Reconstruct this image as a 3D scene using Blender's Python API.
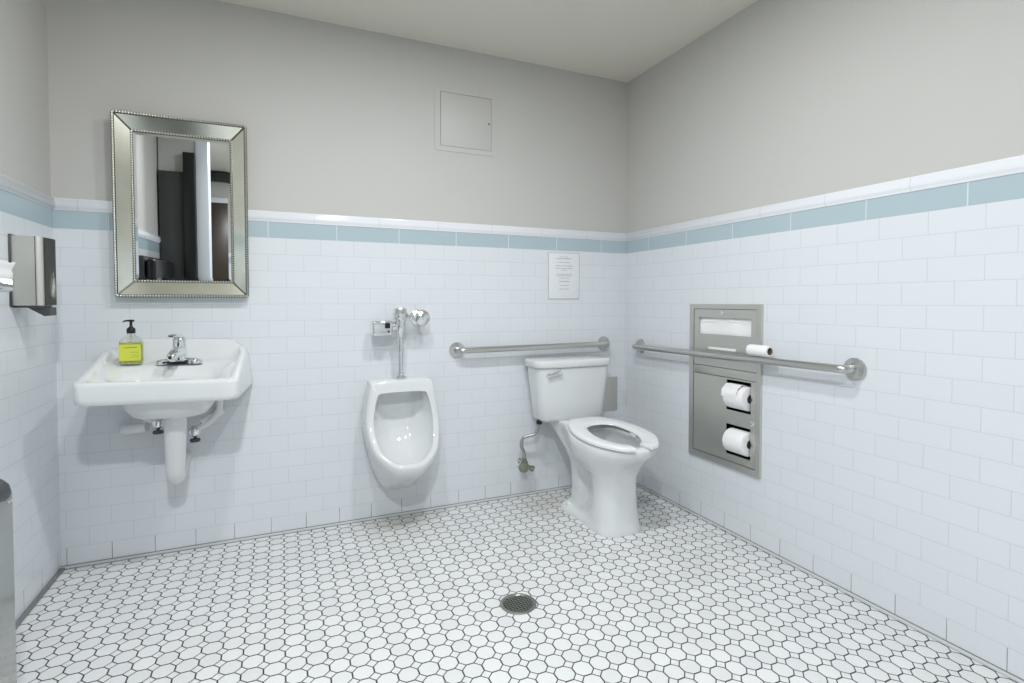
import bpy, bmesh, math, random
from mathutils import Vector, Matrix, Quaternion
random.seed(7)
PI = math.pi
S = bpy.context.scene
COL = S.collection
for o in list(bpy.data.objects): bpy.data.objects.remove(o)

# ------------------------------------------------------------------ measures (metres)
W = 2.834            # room width (left wall x=0, right wall x=W), back wall y=0
D = -4.40            # front wall
CEIL = 2.480
ZB = 1.420           # underside of the blue band
ZC = 1.494           # top of the blue band
ZT = 1.544           # top of the cap moulding

# ------------------------------------------------------------------ materials
def newmat(name):
    m = bpy.data.materials.new(name); m.use_nodes = True
    nt = m.node_tree
    b = nt.nodes['Principled BSDF']
    return m, nt, b

def simple(name, col, rough=.5, metal=0., spec=.5, coat=0., trans=0., ior=1.45, emit=None, es=0., noise=None, bump=None):
    m, nt, b = newmat(name)
    b.inputs['Base Color'].default_value = (*col, 1)
    b.inputs['Roughness'].default_value = rough
    b.inputs['Metallic'].default_value = metal
    b.inputs['Specular IOR Level'].default_value = spec
    b.inputs['Coat Weight'].default_value = coat
    b.inputs['Coat Roughness'].default_value = .05
    b.inputs['Transmission Weight'].default_value = trans
    b.inputs['IOR'].default_value = ior
    if emit:
        b.inputs['Emission Color'].default_value = (*emit, 1)
        b.inputs['Emission Strength'].default_value = es
    if noise:                                    # (scale vector, amount): slight tone variation of the thing itself
        tc = nt.nodes.new('ShaderNodeTexCoord'); mp = nt.nodes.new('ShaderNodeMapping')
        mp.inputs['Scale'].default_value = noise[0]
        n = nt.nodes.new('ShaderNodeTexNoise'); n.inputs['Scale'].default_value = 1; n.inputs['Detail'].default_value = 4
        nt.links.new(tc.outputs['Object'], mp.inputs['Vector']); nt.links.new(mp.outputs[0], n.inputs['Vector'])
        mx = nt.nodes.new('ShaderNodeMix'); mx.data_type = 'RGBA'
        a = noise[1]
        mx.inputs['A'].default_value = (*[c*(1-a) for c in col], 1)
        mx.inputs['B'].default_value = (*[min(1, c*(1+a)) for c in col], 1)
        nt.links.new(n.outputs['Fac'], mx.inputs['Factor'])
        nt.links.new(mx.outputs['Result'], b.inputs['Base Color'])
        if bump:
            bp = nt.nodes.new('ShaderNodeBump'); bp.inputs['Strength'].default_value = bump; bp.inputs['Distance'].default_value = .001
            nt.links.new(n.outputs['Fac'], bp.inputs['Height']); nt.links.new(bp.outputs[0], b.inputs['Normal'])
    return m

def math_node(nt, op, a, b=None, c=None):
    n = nt.nodes.new('ShaderNodeMath'); n.operation = op
    for i, v in enumerate((a, b, c)):
        if v is None: continue
        if isinstance(v, (int, float)): n.inputs[i].default_value = v
        else: nt.links.new(v, n.inputs[i])
    return n.outputs[0]

def brick_mat(name, axis, shift, bw, rh, z0, c1, c2, grout, mortar, rough, offset=.5, dirty=False, bump=.6):
    m, nt, b = newmat(name)
    tc = nt.nodes.new('ShaderNodeTexCoord')
    sp = nt.nodes.new('ShaderNodeSeparateXYZ'); nt.links.new(tc.outputs['Object'], sp.inputs[0])
    u = math_node(nt, 'ADD', sp.outputs[axis], shift)
    v = math_node(nt, 'SUBTRACT', sp.outputs[2], z0)
    cb = nt.nodes.new('ShaderNodeCombineXYZ'); nt.links.new(u, cb.inputs[0]); nt.links.new(v, cb.inputs[1])
    br = nt.nodes.new('ShaderNodeTexBrick')
    br.offset = offset; br.offset_frequency = 2; br.squash = 1
    nt.links.new(cb.outputs[0], br.inputs['Vector'])
    br.inputs['Scale'].default_value = 1
    br.inputs['Brick Width'].default_value = bw; br.inputs['Row Height'].default_value = rh
    br.inputs['Mortar Size'].default_value = mortar; br.inputs['Mortar Smooth'].default_value = .3
    br.inputs['Color1'].default_value = (*c1, 1); br.inputs['Color2'].default_value = (*c2, 1)
    br.inputs['Mortar'].default_value = (*grout, 1)
    col = br.outputs['Color']
    if dirty:                                    # soiled joints in the lowest course
        low = math_node(nt, 'LESS_THAN', v, rh*.97)
        f = math_node(nt, 'MULTIPLY', low, br.outputs['Fac'])
        n = nt.nodes.new('ShaderNodeTexNoise'); n.inputs['Scale'].default_value = 9
        nt.links.new(tc.outputs['Object'], n.inputs['Vector'])
        f = math_node(nt, 'MULTIPLY', f, math_node(nt, 'MULTIPLY', n.outputs['Fac'], 1.5))
        mx = nt.nodes.new('ShaderNodeMix'); mx.data_type = 'RGBA'
        nt.links.new(f, mx.inputs['Factor']); nt.links.new(col, mx.inputs['A'])
        mx.inputs['B'].default_value = (.16, .17, .16, 1)
        col = mx.outputs['Result']
    nt.links.new(col, b.inputs['Base Color'])
    b.inputs['Roughness'].default_value = rough
    b.inputs['Coat Weight'].default_value = .0
    # slightly uneven setting + sunk joints
    inv = math_node(nt, 'SUBTRACT', 1, br.outputs['Fac'])
    nz = nt.nodes.new('ShaderNodeTexNoise'); nz.inputs['Scale'].default_value = 7; nz.inputs['Detail'].default_value = 1
    nt.links.new(tc.outputs['Object'], nz.inputs['Vector'])
    h = math_node(nt, 'ADD', inv, math_node(nt, 'MULTIPLY', nz.outputs['Fac'], .8))
    bp = nt.nodes.new('ShaderNodeBump'); bp.inputs['Strength'].default_value = bump; bp.inputs['Distance'].default_value = .001
    nt.links.new(h, bp.inputs['Height']); nt.links.new(bp.outputs[0], b.inputs['Normal'])
    return m

def floor_mat():
    m, nt, b = newmat('floor_octagon_tile')
    px, py = .0615, .0622
    tc = nt.nodes.new('ShaderNodeTexCoord')
    # hand-set tiles: the joints wander a little
    wn = nt.nodes.new('ShaderNodeTexNoise'); wn.inputs['Scale'].default_value = 9; wn.inputs['Detail'].default_value = 1
    nt.links.new(tc.outputs['Object'], wn.inputs['Vector'])
    ws = nt.nodes.new('ShaderNodeVectorMath'); ws.operation = 'SUBTRACT'; ws.inputs[1].default_value = (.5, .5, .5)
    nt.links.new(wn.outputs['Color'], ws.inputs[0])
    wm = nt.nodes.new('ShaderNodeVectorMath'); wm.operation = 'SCALE'; wm.inputs['Scale'].default_value = .006
    nt.links.new(ws.outputs[0], wm.inputs[0])
    wa = nt.nodes.new('ShaderNodeVectorMath'); wa.operation = 'ADD'
    nt.links.new(tc.outputs['Object'], wa.inputs[0]); nt.links.new(wm.outputs[0], wa.inputs[1])
    sp = nt.nodes.new('ShaderNodeSeparateXYZ'); nt.links.new(wa.outputs[0], sp.inputs[0])
    fx = math_node(nt, 'DIVIDE', math_node(nt, 'SUBTRACT', sp.outputs[0], 1.6845), px)
    fy = math_node(nt, 'DIVIDE', math_node(nt, 'SUBTRACT', sp.outputs[1], -1.2015), py)
    ax = math_node(nt, 'ABSOLUTE', math_node(nt, 'SUBTRACT', fx, math_node(nt, 'ROUND', fx)))
    ay = math_node(nt, 'ABSOLUTE', math_node(nt, 'SUBTRACT', fy, math_node(nt, 'ROUND', fy)))
    mxx = math_node(nt, 'MAXIMUM', ax, ay)
    sm = math_node(nt, 'ADD', ax, ay)
    C = .700
    g1, g2 = .036, .052
    # signed tile interior distance (positive inside a tile)
    octd = math_node(nt, 'MINIMUM', math_node(nt, 'SUBTRACT', .5-g1, mxx),
                     math_node(nt, 'MULTIPLY', math_node(nt, 'SUBTRACT', C-g2*.7, sm), .7071))
    dotd = math_node(nt, 'MULTIPLY', math_node(nt, 'SUBTRACT', sm, C+g2*.7), .7071)
    d = math_node(nt, 'MAXIMUM', octd, dotd)
    ma = nt.nodes.new('ShaderNodeMapRange'); ma.inputs['From Min'].default_value = -.008; ma.inputs['From Max'].default_value = .012
    nt.links.new(d, ma.inputs['Value'])
    tile = ma.outputs['Result']
    # per-tile tone
    cb = nt.nodes.new('ShaderNodeCombineXYZ')
    nt.links.new(math_node(nt, 'ROUND', fx), cb.inputs[0]); nt.links.new(math_node(nt, 'ROUND', fy), cb.inputs[1])
    wnn = nt.nodes.new('ShaderNodeTexWhiteNoise'); wnn.noise_dimensions = '2D'; nt.links.new(cb.outputs[0], wnn.inputs['Vector'])
    ct = nt.nodes.new('ShaderNodeMix'); ct.data_type = 'RGBA'
    ct.inputs['A'].default_value = (.75, .76, .765, 1); ct.inputs['B'].default_value = (.83, .84, .84, 1)
    nt.links.new(wnn.outputs['Value'], ct.inputs['Factor'])
    # speckle in the unglazed porcelain
    n2 = nt.nodes.new('ShaderNodeTexNoise'); n2.inputs['Scale'].default_value = 420; n2.inputs['Detail'].default_value = 2
    nt.links.new(tc.outputs['Object'], n2.inputs['Vector'])
    sc = nt.nodes.new('ShaderNodeMix'); sc.data_type = 'RGBA'; sc.blend_type = 'MULTIPLY'; sc.inputs['Factor'].default_value = .25
    nt.links.new(ct.outputs['Result'], sc.inputs['A']); nt.links.new(n2.outputs['Color'], sc.inputs['B'])
    sc.inputs['Factor'].default_value = .08
    # grout: near black, greyer in places, brownish soiling below the urinal and by the toilet
    n3 = nt.nodes.new('ShaderNodeTexNoise'); n3.inputs['Scale'].default_value = 5; n3.inputs['Detail'].default_value = 3
    nt.links.new(tc.outputs['Object'], n3.inputs['Vector'])
    gr = nt.nodes.new('ShaderNodeMix'); gr.data_type = 'RGBA'
    gr.inputs['A'].default_value = (.012, .014, .016, 1); gr.inputs['B'].default_value = (.07, .074, .074, 1)
    nt.links.new(n3.outputs['Fac'], gr.inputs['Factor'])
    def blob(cx, cy, r):
        v = nt.nodes.new('ShaderNodeVectorMath'); v.operation = 'DISTANCE'; v.inputs[1].default_value = (cx, cy, 0)
        nt.links.new(tc.outputs['Object'], v.inputs[0])
        k = nt.nodes.new('ShaderNodeMapRange'); k.inputs['From Min'].default_value = r; k.inputs['From Max'].default_value = 0
        nt.links.new(v.outputs['Value'], k.inputs['Value'])
        return k.outputs['Result']
    st = math_node(nt, 'MINIMUM', math_node(nt, 'MULTIPLY', math_node(nt, 'MULTIPLY', math_node(nt, 'ADD', blob(1.40, -.05, .30), blob(2.22, -.17, .26)), n3.outputs['Fac']), 1.3), .55)
    dirt = nt.nodes.new('ShaderNodeMix'); dirt.data_type = 'RGBA'; dirt.blend_type = 'MULTIPLY'
    nt.links.new(st, dirt.inputs['Factor']); nt.links.new(sc.outputs['Result'], dirt.inputs['A']); dirt.inputs['B'].default_value = (.70, .66, .56, 1)
    fin = nt.nodes.new('ShaderNodeMix'); fin.data_type = 'RGBA'
    nt.links.new(tile, fin.inputs['Factor']); nt.links.new(gr.outputs['Result'], fin.inputs['A']); nt.links.new(dirt.outputs['Result'], fin.inputs['B'])
    nt.links.new(fin.outputs['Result'], b.inputs['Base Color'])
    rr = nt.nodes.new('ShaderNodeMapRange'); rr.inputs['To Min'].default_value = .8; rr.inputs['To Max'].default_value = .42
    nt.links.new(tile, rr.inputs['Value']); nt.links.new(rr.outputs['Result'], b.inputs['Roughness'])
    bp = nt.nodes.new('ShaderNodeBump'); bp.inputs['Strength'].default_value = .5; bp.inputs['Distance'].default_value = .0015
    nt.links.new(tile, bp.inputs['Height']); nt.links.new(bp.outputs[0], b.inputs['Normal'])
    return m

TILE1, TILE2, GROUT = (.726, .760, .794), (.738, .771, .804), (.63, .66, .695)
BL1, BL2, BLG = (.43, .535, .58), (.445, .545, .585), (.70, .76, .79)
M = {}
M['paint'] = simple('wall_paint', (.555, .548, .524), .6, noise=((3, 3, 3), .02), bump=.02)
M['ceil'] = simple('ceiling_paint', (.74, .715, .635), .7, noise=((3, 3, 3), .015))
M['tile_x'] = brick_mat('subway_tile_back', 0, -.878+1.56, .156, .0785, .007, TILE1, TILE2, GROUT, .0014, .16, dirty=True, bump=.4)
M['tile_y'] = brick_mat('subway_tile_side', 1, 1.922+.07875+.1575*30, .1575, .0785, .007, TILE1, TILE2, GROUT, .0014, .16, dirty=True, bump=.4)
M['band_x'] = brick_mat('blue_band_back', 0, -.802+3.08, .308, .2, ZB-.05, BL1, BL2, BLG, .0022, .2, offset=0)
M['band_y'] = brick_mat('blue_band_side', 1, 1.795+3.15*2, .315, .2, ZB-.05, BL1, BL2, BLG, .0022, .2, offset=0)
M['cap_x'] = brick_mat('cap_tile_back', 0, -.72+3.1, .308, .2, ZB-.05, (.81, .83, .865), (.82, .84, .87), GROUT, .0012, .14, offset=0, bump=.2)
M['cap_y'] = brick_mat('cap_tile_side', 1, 1.90+3.1*2, .308, .2, ZB-.05, (.81, .83, .865), (.82, .84, .87), GROUT, .0012, .14, offset=0, bump=.2)
M['band_left'] = brick_mat('blue_band_left', 1, 6.2-.004, .31, .2, ZB-.05, BL1, BL2, (.47, .57, .61), .001, .2, offset=0)
M['floor'] = floor_mat()
M['strip'] = simple('cove_strip', (.62, .66, .67), .45)
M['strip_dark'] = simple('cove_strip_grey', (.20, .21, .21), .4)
M['porcelain'] = simple('porcelain', (.735, .76, .765), .07, coat=.3)
M['seat'] = simple('seat_plastic', (.80, .825, .83), .22)
M['water'] = simple('bowl_water', (.45, .47, .43), .05)
M['chrome'] = simple('chrome', (.80, .82, .83), .07, metal=1)
M['steel'] = simple('brushed_steel', (.66, .65, .605), .40, metal=1, noise=((4, 4, 260), .07), bump=.08)
M['steel_bar'] = simple('satin_steel_bar', (.58, .58, .56), .28, metal=1, noise=((40, 40, 40), .03))
M['steel_dark'] = simple('dark_steel', (.10, .10, .10), .45, metal=.6)
M['steel_can'] = simple('polished_steel_can', (.48, .49, .47), .14, metal=1, noise=((160, 160, 3), .04), bump=.04)
M['black'] = simple('black_plastic', (.012, .012, .013), .3)
M['sensor'] = simple('sensor_window', (.01, .01, .012), .05)
M['paper'] = simple('tissue_paper', (.88, .88, .88), .9, noise=((60, 60, 60), .02), bump=.05)
M['card'] = simple('cardboard_core', (.22, .18, .14), .9)
M['mirror'] = simple('mirror_glass', (.72, .74, .74), .0, metal=1)
M['mirror_old'] = simple('antiqued_mirror_panel', (.84, .85, .75), .16, metal=1, noise=((14, 14, 14), .12))
M['bead'] = simple('silver_beading', (.62, .62, .56), .3, metal=1)
M['bead_dark'] = simple('tarnished_rim', (.17, .17, .14), .35, metal=1)
M['drain_steel'] = simple('worn_drain_steel', (.33, .34, .31), .35, metal=.9)
M['front_dark'] = simple('dark_metal_front', (.10, .10, .09), .3, metal=.8)  # dispenser front, set darker than its steel cover
M['sheet'] = simple('printed_sheet', (.80, .82, .85), .25)
M['ink'] = simple('grey_print', (.33, .34, .37), .6)
M['edge'] = simple('sheet_edge', (.42, .45, .47), .4)
M['panel'] = simple('painted_panel', (.56, .553, .529), .5)
M['gap'] = simple('panel_gap', (.24, .24, .22), .8)
M['pvc'] = simple('white_pipe_cover', (.80, .81, .815), .4)
M['soap'] = simple('yellow_soap', (.60, .64, .07), .12, trans=.15)
M['clear'] = simple('clear_bottle', (.97, .98, .94), .03, trans=1, ior=1.25)
M['label'] = simple('soap_label_ink', (.25, .27, .02), .5)
M['label_band'] = simple('soap_label', (.64, .69, .085), .4)
M['braid'] = simple('braided_hose', (.40, .42, .40), .35, metal=.8, noise=((300, 300, 300), .4))
M['brass'] = simple('old_brass_valve', (.27, .28, .22), .3, metal=.8)
M['wood'] = simple('dark_wood_door', (.045, .028, .018), .3, noise=((18, 18, 1.2), .3))
M['dark_door'] = simple('charcoal_door', (.05, .052, .05), .10)
M['jamb'] = simple('white_door_frame', (.76, .79, .84), .35)
M['lens'] = simple('lamp_lens', (1, 1, 1), .4, emit=(1, .97, .92), es=12)
M['white'] = simple('white_enamel', (.8, .8, .78), .4)
M['rubber'] = simple('bag_plastic', (.035, .038, .042), .35)

# ------------------------------------------------------------------ mesh helpers (all take world coordinates)
def B(): return bmesh.new()

def add_box(bm, x0, x1, y0, y1, z0, z1, bev=0., seg=2):
    t = bmesh.new()
    bmesh.ops.create_cube(t, size=1)
    for v in t.verts:
        v.co = Vector((x0+(v.co.x+.5)*(x1-x0), y0+(v.co.y+.5)*(y1-y0), z0+(v.co.z+.5)*(z1-z0)))
    if bev:
        bmesh.ops.bevel(t, geom=t.edges[:]+t.verts[:], offset=bev, segments=seg, profile=.5, affect='EDGES')
    merge(bm, t)

def merge(bm, t, mat=None):
    if mat is not None: bmesh.ops.transform(t, matrix=mat, verts=t.verts[:])
    mp = {}
    for v in t.verts: mp[v] = bm.verts.new(v.co)
    for f in t.faces:
        try: bm.faces.new([mp[v] for v in f.verts])
        except ValueError: pass
    t.free()

def add_loft(bm, rings, closed=True, cap0=True, cap1=True, loop=False):
    """rings: lists of points, all the same length"""
    vs = [[bm.verts.new(p) for p in r] for r in rings]
    n = len(vs[0])
    pairs = list(zip(vs, vs[1:])) + ([(vs[-1], vs[0])] if loop else [])
    for a, b in pairs:
        for i in range(n if closed else n-1):
            j = (i+1) % n
            try: bm.faces.new((a[i], a[j], b[j], b[i]))
            except ValueError: pass
    if not loop:
        if cap0: bm.faces.new(vs[0][::-1])
        if cap1: bm.faces.new(vs[-1])

def frame_of(d):
    d = Vector(d).normalized()
    a = Vector((0, 0, 1)) if abs(d.z) < .9 else Vector((1, 0, 0))
    u = d.cross(a).normalized(); v = d.cross(u).normalized()
    return u, v, d

def add_lathe(bm, origin, axis, prof, n=32, cap0=True, cap1=True):
    """prof: (radius, distance along the axis)"""
    u, v, d = frame_of(axis); o = Vector(origin)
    rings = []
    for r, h in prof:
        r = max(r, .0001)
        rings.append([o + d*h + u*(r*math.cos(2*PI*i/n)) + v*(r*math.sin(2*PI*i/n)) for i in range(n)])
    add_loft(bm, rings, cap0=cap0, cap1=cap1)

def spline(pts, n=8, closed=False):
    pts = [Vector(p) for p in pts]; out = []
    m = len(pts)
    for i in range(m if closed else m-1):
        if closed: p0, p1, p2, p3 = pts[i-1], pts[i], pts[(i+1) % m], pts[(i+2) % m]
        else:
            p1, p2 = pts[i], pts[i+1]
            p0 = pts[i-1] if i else p1*2-p2
            p3 = pts[i+2] if i+2 < m else p2*2-p1
        for k in range(n):
            t = k/n
            out.append(.5*((2*p1)+(p2-p0)*t+(2*p0-5*p1+4*p2-p3)*t*t+(3*p1-p0-3*p2+p3)*t**3))
    if not closed: out.append(pts[-1])
    return out

def add_tube(bm, pts, r, n=16, smooth=0, caps=True):
    if smooth: pts = spline(pts, smooth)
    pts = [Vector(p) for p in pts]
    rad = r if isinstance(r, (list, tuple)) else None
    if rad and len(rad) != len(pts):
        k = len(rad)-1; L = len(pts)-1
        rad = [rad[min(k, int(i*k/L))]*(1-(i*k/L-int(i*k/L))) + rad[min(k, int(i*k/L)+1)]*(i*k/L-int(i*k/L)) for i in range(L+1)]
    u, v, d = frame_of(pts[1]-pts[0])
    rings = []
    for i, p in enumerate(pts):
        if i == 0: t = pts[1]-p
        elif i == len(pts)-1: t = p-pts[i-1]
        else: t = (pts[i+1]-p).normalized()+(p-pts[i-1]).normalized()
        t = t.normalized()
        q = d.rotation_difference(t); u = q @ u; v = q @ v; d = t
        rr = rad[i] if rad else r
        rings.append([p+u*(rr*math.cos(2*PI*k/n))+v*(rr*math.sin(2*PI*k/n)) for k in range(n)])
    add_loft(bm, rings, cap0=caps, cap1=caps)

def add_sphere(bm, c, r, seg=16, rings=10, scale=(1, 1, 1)):
    t = bmesh.new(); bmesh.ops.create_uvsphere(t, u_segments=seg, v_segments=rings, radius=r)
    merge(bm, t, Matrix.Translation(c) @ Matrix.Diagonal((*scale, 1)))

def rrect(x0, x1, y0, y1, r, n=6, side=8, rb=None):
    """rounded rectangle outline, counter-clockwise from the front left, with points along the sides too"""
    pts = []
    if rb is None: rb = r
    cs = [(x1-r, y0+r, -PI/2, r), (x1-rb, y1-rb, 0, rb), (x0+rb, y1-rb, PI/2, rb), (x0+r, y0+r, PI, r)]
    for k, (cx, cy, a0, rr) in enumerate(cs):
        arc = [(cx+rr*math.cos(a0+PI/2*i/n), cy+rr*math.sin(a0+PI/2*i/n)) for i in range(n+1)]
        pts += arc
        nx = cs[(k+1) % 4]
        q = (nx[0]+nx[3]*math.cos(nx[2]), nx[1]+nx[3]*math.sin(nx[2])); p = arc[-1]
        for i in range(1, side): pts.append((p[0]+(q[0]-p[0])*i/side, p[1]+(q[1]-p[1])*i/side))
    return pts

def world(o):
    p = Vector((0, 0, 0))
    while o is not None: p += o.location; o = o.parent
    return p

def obj(name, bm, mat, parent=None, sharp=40, loc=None, label=None, recalc=True):
    bmesh.ops.remove_doubles(bm, verts=bm.verts[:], dist=1e-6)
    if recalc: bmesh.ops.recalc_face_normals(bm, faces=bm.faces[:])
    me = bpy.data.meshes.new(name)
    off = world(parent) if parent else Vector(loc or (0, 0, 0))
    for v in bm.verts: v.co -= off
    bm.to_mesh(me); bm.free()
    for p in me.polygons: p.use_smooth = True
    me.set_sharp_from_angle(angle=math.radians(sharp))
    me.materials.append(mat)
    o = bpy.data.objects.new(name, me); COL.objects.link(o)
    if parent: o.parent = parent
    else: o.location = off
    if label: o['label'] = label
    return o

def tag(o, label, cat, group=None):
    o['label'] = label; o['category'] = cat
    if group: o['group'] = group
    return o

def thing(name, label, cat, loc, group=None):
    o = bpy.data.objects.new(name, None); COL.objects.link(o)
    o.location = loc; o.empty_display_size = .05
    return tag(o, label, cat, group)

def struct(name, bm, mat, parent=None, sharp=40):
    o = obj(name, bm, mat, parent, sharp)
    if not parent: o['kind'] = 'structure'
    return o

# ------------------------------------------------------------------ the room
b = B(); add_box(b, -.3, W+.3, D-.3, .3, -.1, 0); struct('floor', b, M['floor'])
b = B(); add_box(b, -.3, W+.3, D-.3, .3, CEIL, CEIL+.1); struct('ceiling', b, M['ceil'])
P = .008   # painted plaster stands back behind the tile face
HY0, HY1, HZ0, HZ1 = -1.023, -.593, .332, 1.097     # hole for the recessed cabinet
b = B(); add_box(b, -.2, W+.2, P, .2, ZB-.02, CEIL); struct('wall_back', b, M['paint'])
b = B(); add_box(b, -.2, -P, D, .2, ZB-.02, CEIL); struct('wall_left', b, M['paint'])
b = B(); add_box(b, W+P, W+.2, D, .2, ZB-.02, CEIL); struct('wall_right', b, M['paint'])
b = B(); add_box(b, -.2, W+.2, D-.2, D-P, ZB-.02, CEIL); struct('wall_front', b, M['paint'])
# tile wainscot, one face per wall
b = B(); add_box(b, -.1, W+.1, 0, .1, 0, ZB); o = struct('wall_tile_back', b, M['tile_x'])
b = B(); add_box(b, -.1, 0, D, 0, 0, ZB); struct('wall_tile_left', b, M['tile_y'])
b = B()
add_box(b, W, W+.12, D, HY0, 0, ZB); add_box(b, W, W+.12, HY1, 0, 0, ZB)
add_box(b, W, W+.12, HY0, HY1, 0, HZ0); add_box(b, W, W+.12, HY0, HY1, HZ1, ZB)
struct('wall_tile_right', b, M['tile_y'])
b = B(); add_box(b, .36, W, D-.1, D, 0, ZB); struct('wall_tile_front', b, M['tile_x'])
# blue band
b = B(); add_box(b, 0, W, -.0005, .1, ZB, ZC); struct('trim_1', b, M['band_x'])
b = B(); add_box(b, -.1, .0005, D, 0, ZB, ZC); struct('trim_2', b, M['band_left'])
b = B(); add_box(b, W-.0005, W+.1, D, 0, ZB, ZC); struct('trim_3', b, M['band_y'])
b = B(); add_box(b, .36, W, D-.1, D+.0005, ZB, ZC); struct('trim_4', b, M['band_x'])
# moulded cap (profile: offset from the tile face, height)
CAP = [(-.02, ZC), (.003, ZC), (.0045, ZC+.003), (.0045, ZC+.007), (.009, ZC+.011), (.0115, ZC+.018), (.0108, ZC+.027), (.0082, ZC+.036),
       (.0078, ZC+.043), (.0075, ZT-.003), (.005, ZT), (-.02, ZT)]
def cap(name, f0, f1, mat):
    bm = B(); add_loft(bm, [[f0(d, z) for d, z in CAP], [f1(d, z) for d, z in CAP]]); return struct(name, bm, mat, sharp=50)
cap('trim_5', lambda d, z: (d, -d, z), lambda d, z: (W-d, -d, z), M['cap_x'])
cap('trim_6', lambda d, z: (d, D+d, z), lambda d, z: (d, -d, z), M['cap_y'])
cap('trim_7', lambda d, z: (W-d, -d, z), lambda d, z: (W-d, D+d, z), M['cap_y'])
cap('trim_8', lambda d, z: (.36, D+d, z), lambda d, z: (W-d, D+d, z), M['cap_x'])
# low cove strip along the floor
def strip(name, x0, x1, y0, y1, mat):
    bm = B(); add_box(bm, x0, x1, y0, y1, 0, .010, .003); struct(name, bm, mat)
strip('baseboard_back', 0, W, -.012, .004, M['strip'])
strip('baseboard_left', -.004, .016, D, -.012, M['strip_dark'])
strip('baseboard_right', W-.012, W+.004, D, -.012, M['strip'])
strip('baseboard_front', .36, W, D-.004, D+.012, M['strip'])
b = B(); add_box(b, .016, W-.012, -.0135, -.0118, 0, .002); add_box(b, 0, W, -.0025, .002, .0095, .0125)
struct('trim_9', b, M['gap'])
b = B(); add_box(b, W-.0025, W+.002, D, 0, .0095, .0125); struct('trim_10', b, M['gap'])
# behind the viewpoint, seen in the mirror: wall stub with a dark door, white post, dark wood door in the front wall
b = B(); add_box(b, 0, .25, -2.30, -2.165, 0, CEIL); struct('wall_stub', b, M['paint'])
b = B(); add_box(b, .25, .335, -2.31, -2.15, 0, CEIL, .004); struct('trim_11', b, M['jamb'])
b = B(); add_box(b, .170, .249, -2.164, -2.10, 0, 2.20, .003); struct('trim_14', b, M['black'])
t = thing('door_leaf', 'charcoal door leaf beside the white post, seen only in the mirror', 'door', (.12, -2.15, 0))
b = B(); add_box(b, .004, .166, -2.163, -2.125, .005, 2.05, .003); obj('leaf', b, M['dark_door'], t)
b = B(); add_lathe(b, (.140, -2.125, 1.02), (0, 1, 0), [(.022, 0), (.022, .006), (.010, .01), (.010, .035), (.024, .042), (.024, .06), (.012, .066)], 20); obj('knob', b, M['chrome'], t)
b = B(); add_box(b, -.2, .30, D-.06, D+.01, 0, 2.12, .004)
o = struct('door_1', b, M['wood'])
b = B(); add_box(b, .30, .36, D-.06, D+.02, 0, 2.18, .004); add_box(b, 0, .30, D-.06, D+.02, 2.12, 2.18, .004); struct('trim_12', b, M['jamb'])
b = B(); add_box(b, 0, W, D-.02, D+.06, 2.36, CEIL, .003); struct('trim_13', b, M['dark_door'])
# dark folding shelf panel on the left wall (mirror only)
t = thing('changing_table', 'black folded wall station below the blue band, seen only in the mirror', 'changing table', (0, -1.75, .90))
b = B(); add_box(b, 0, .04, -2.10, -1.40, .88, 1.37, .01); obj('wall_plate', b, M['dark_door'], t)
b = B(); add_box(b, .042, .10, -2.08, -1.42, .90, 1.35, .02, 3); obj('folding_bed', b, M['black'], t)

# ------------------------------------------------------------------ ceiling downlights (out of frame) and one added fill lamp
def downlight(x, y, power, label, col=(.96, .982, 1), size=.075):
    t = thing('ceiling_light', label, 'ceiling light', (x, y, CEIL), 'recessed ceiling lights')
    bm = B(); add_lathe(bm, (x, y, CEIL), (0, 0, -1), [(.075, -.03), (.10, 0), (.10, .004), (.088, .008), (.078, .004), (.070, -.02)], 40, False, False)
    obj('trim_ring', bm, M['white'], t)
    bm = B(); add_lathe(bm, (x, y, CEIL), (0, 0, -1), [(.001, .001), (.077, .001), (.077, .004), (.001, .005)], 40); obj('lens', bm, M['lens'], t)
    L = bpy.data.lights.new('lamp', 'AREA'); L.shape = 'DISK'; L.size = size*2; L.energy = power; L.color = col
    lo = bpy.data.objects.new('lamp', L); COL.objects.link(lo); lo.parent = t; lo.location = (0, 0, -.012)
    return t
LA = downlight(1.64, -1.36, 21, 'recessed ceiling light over the toilet side, out of frame')
LB = downlight(.96, -1.36, 18, 'recessed ceiling light over the sink side, out of frame')
LFILL = downlight(.80, -2.78, 56, 'added fill lamp behind the viewpoint, in a downlight housing')  # added fill that brightens the lower walls, no known fixture there

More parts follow.
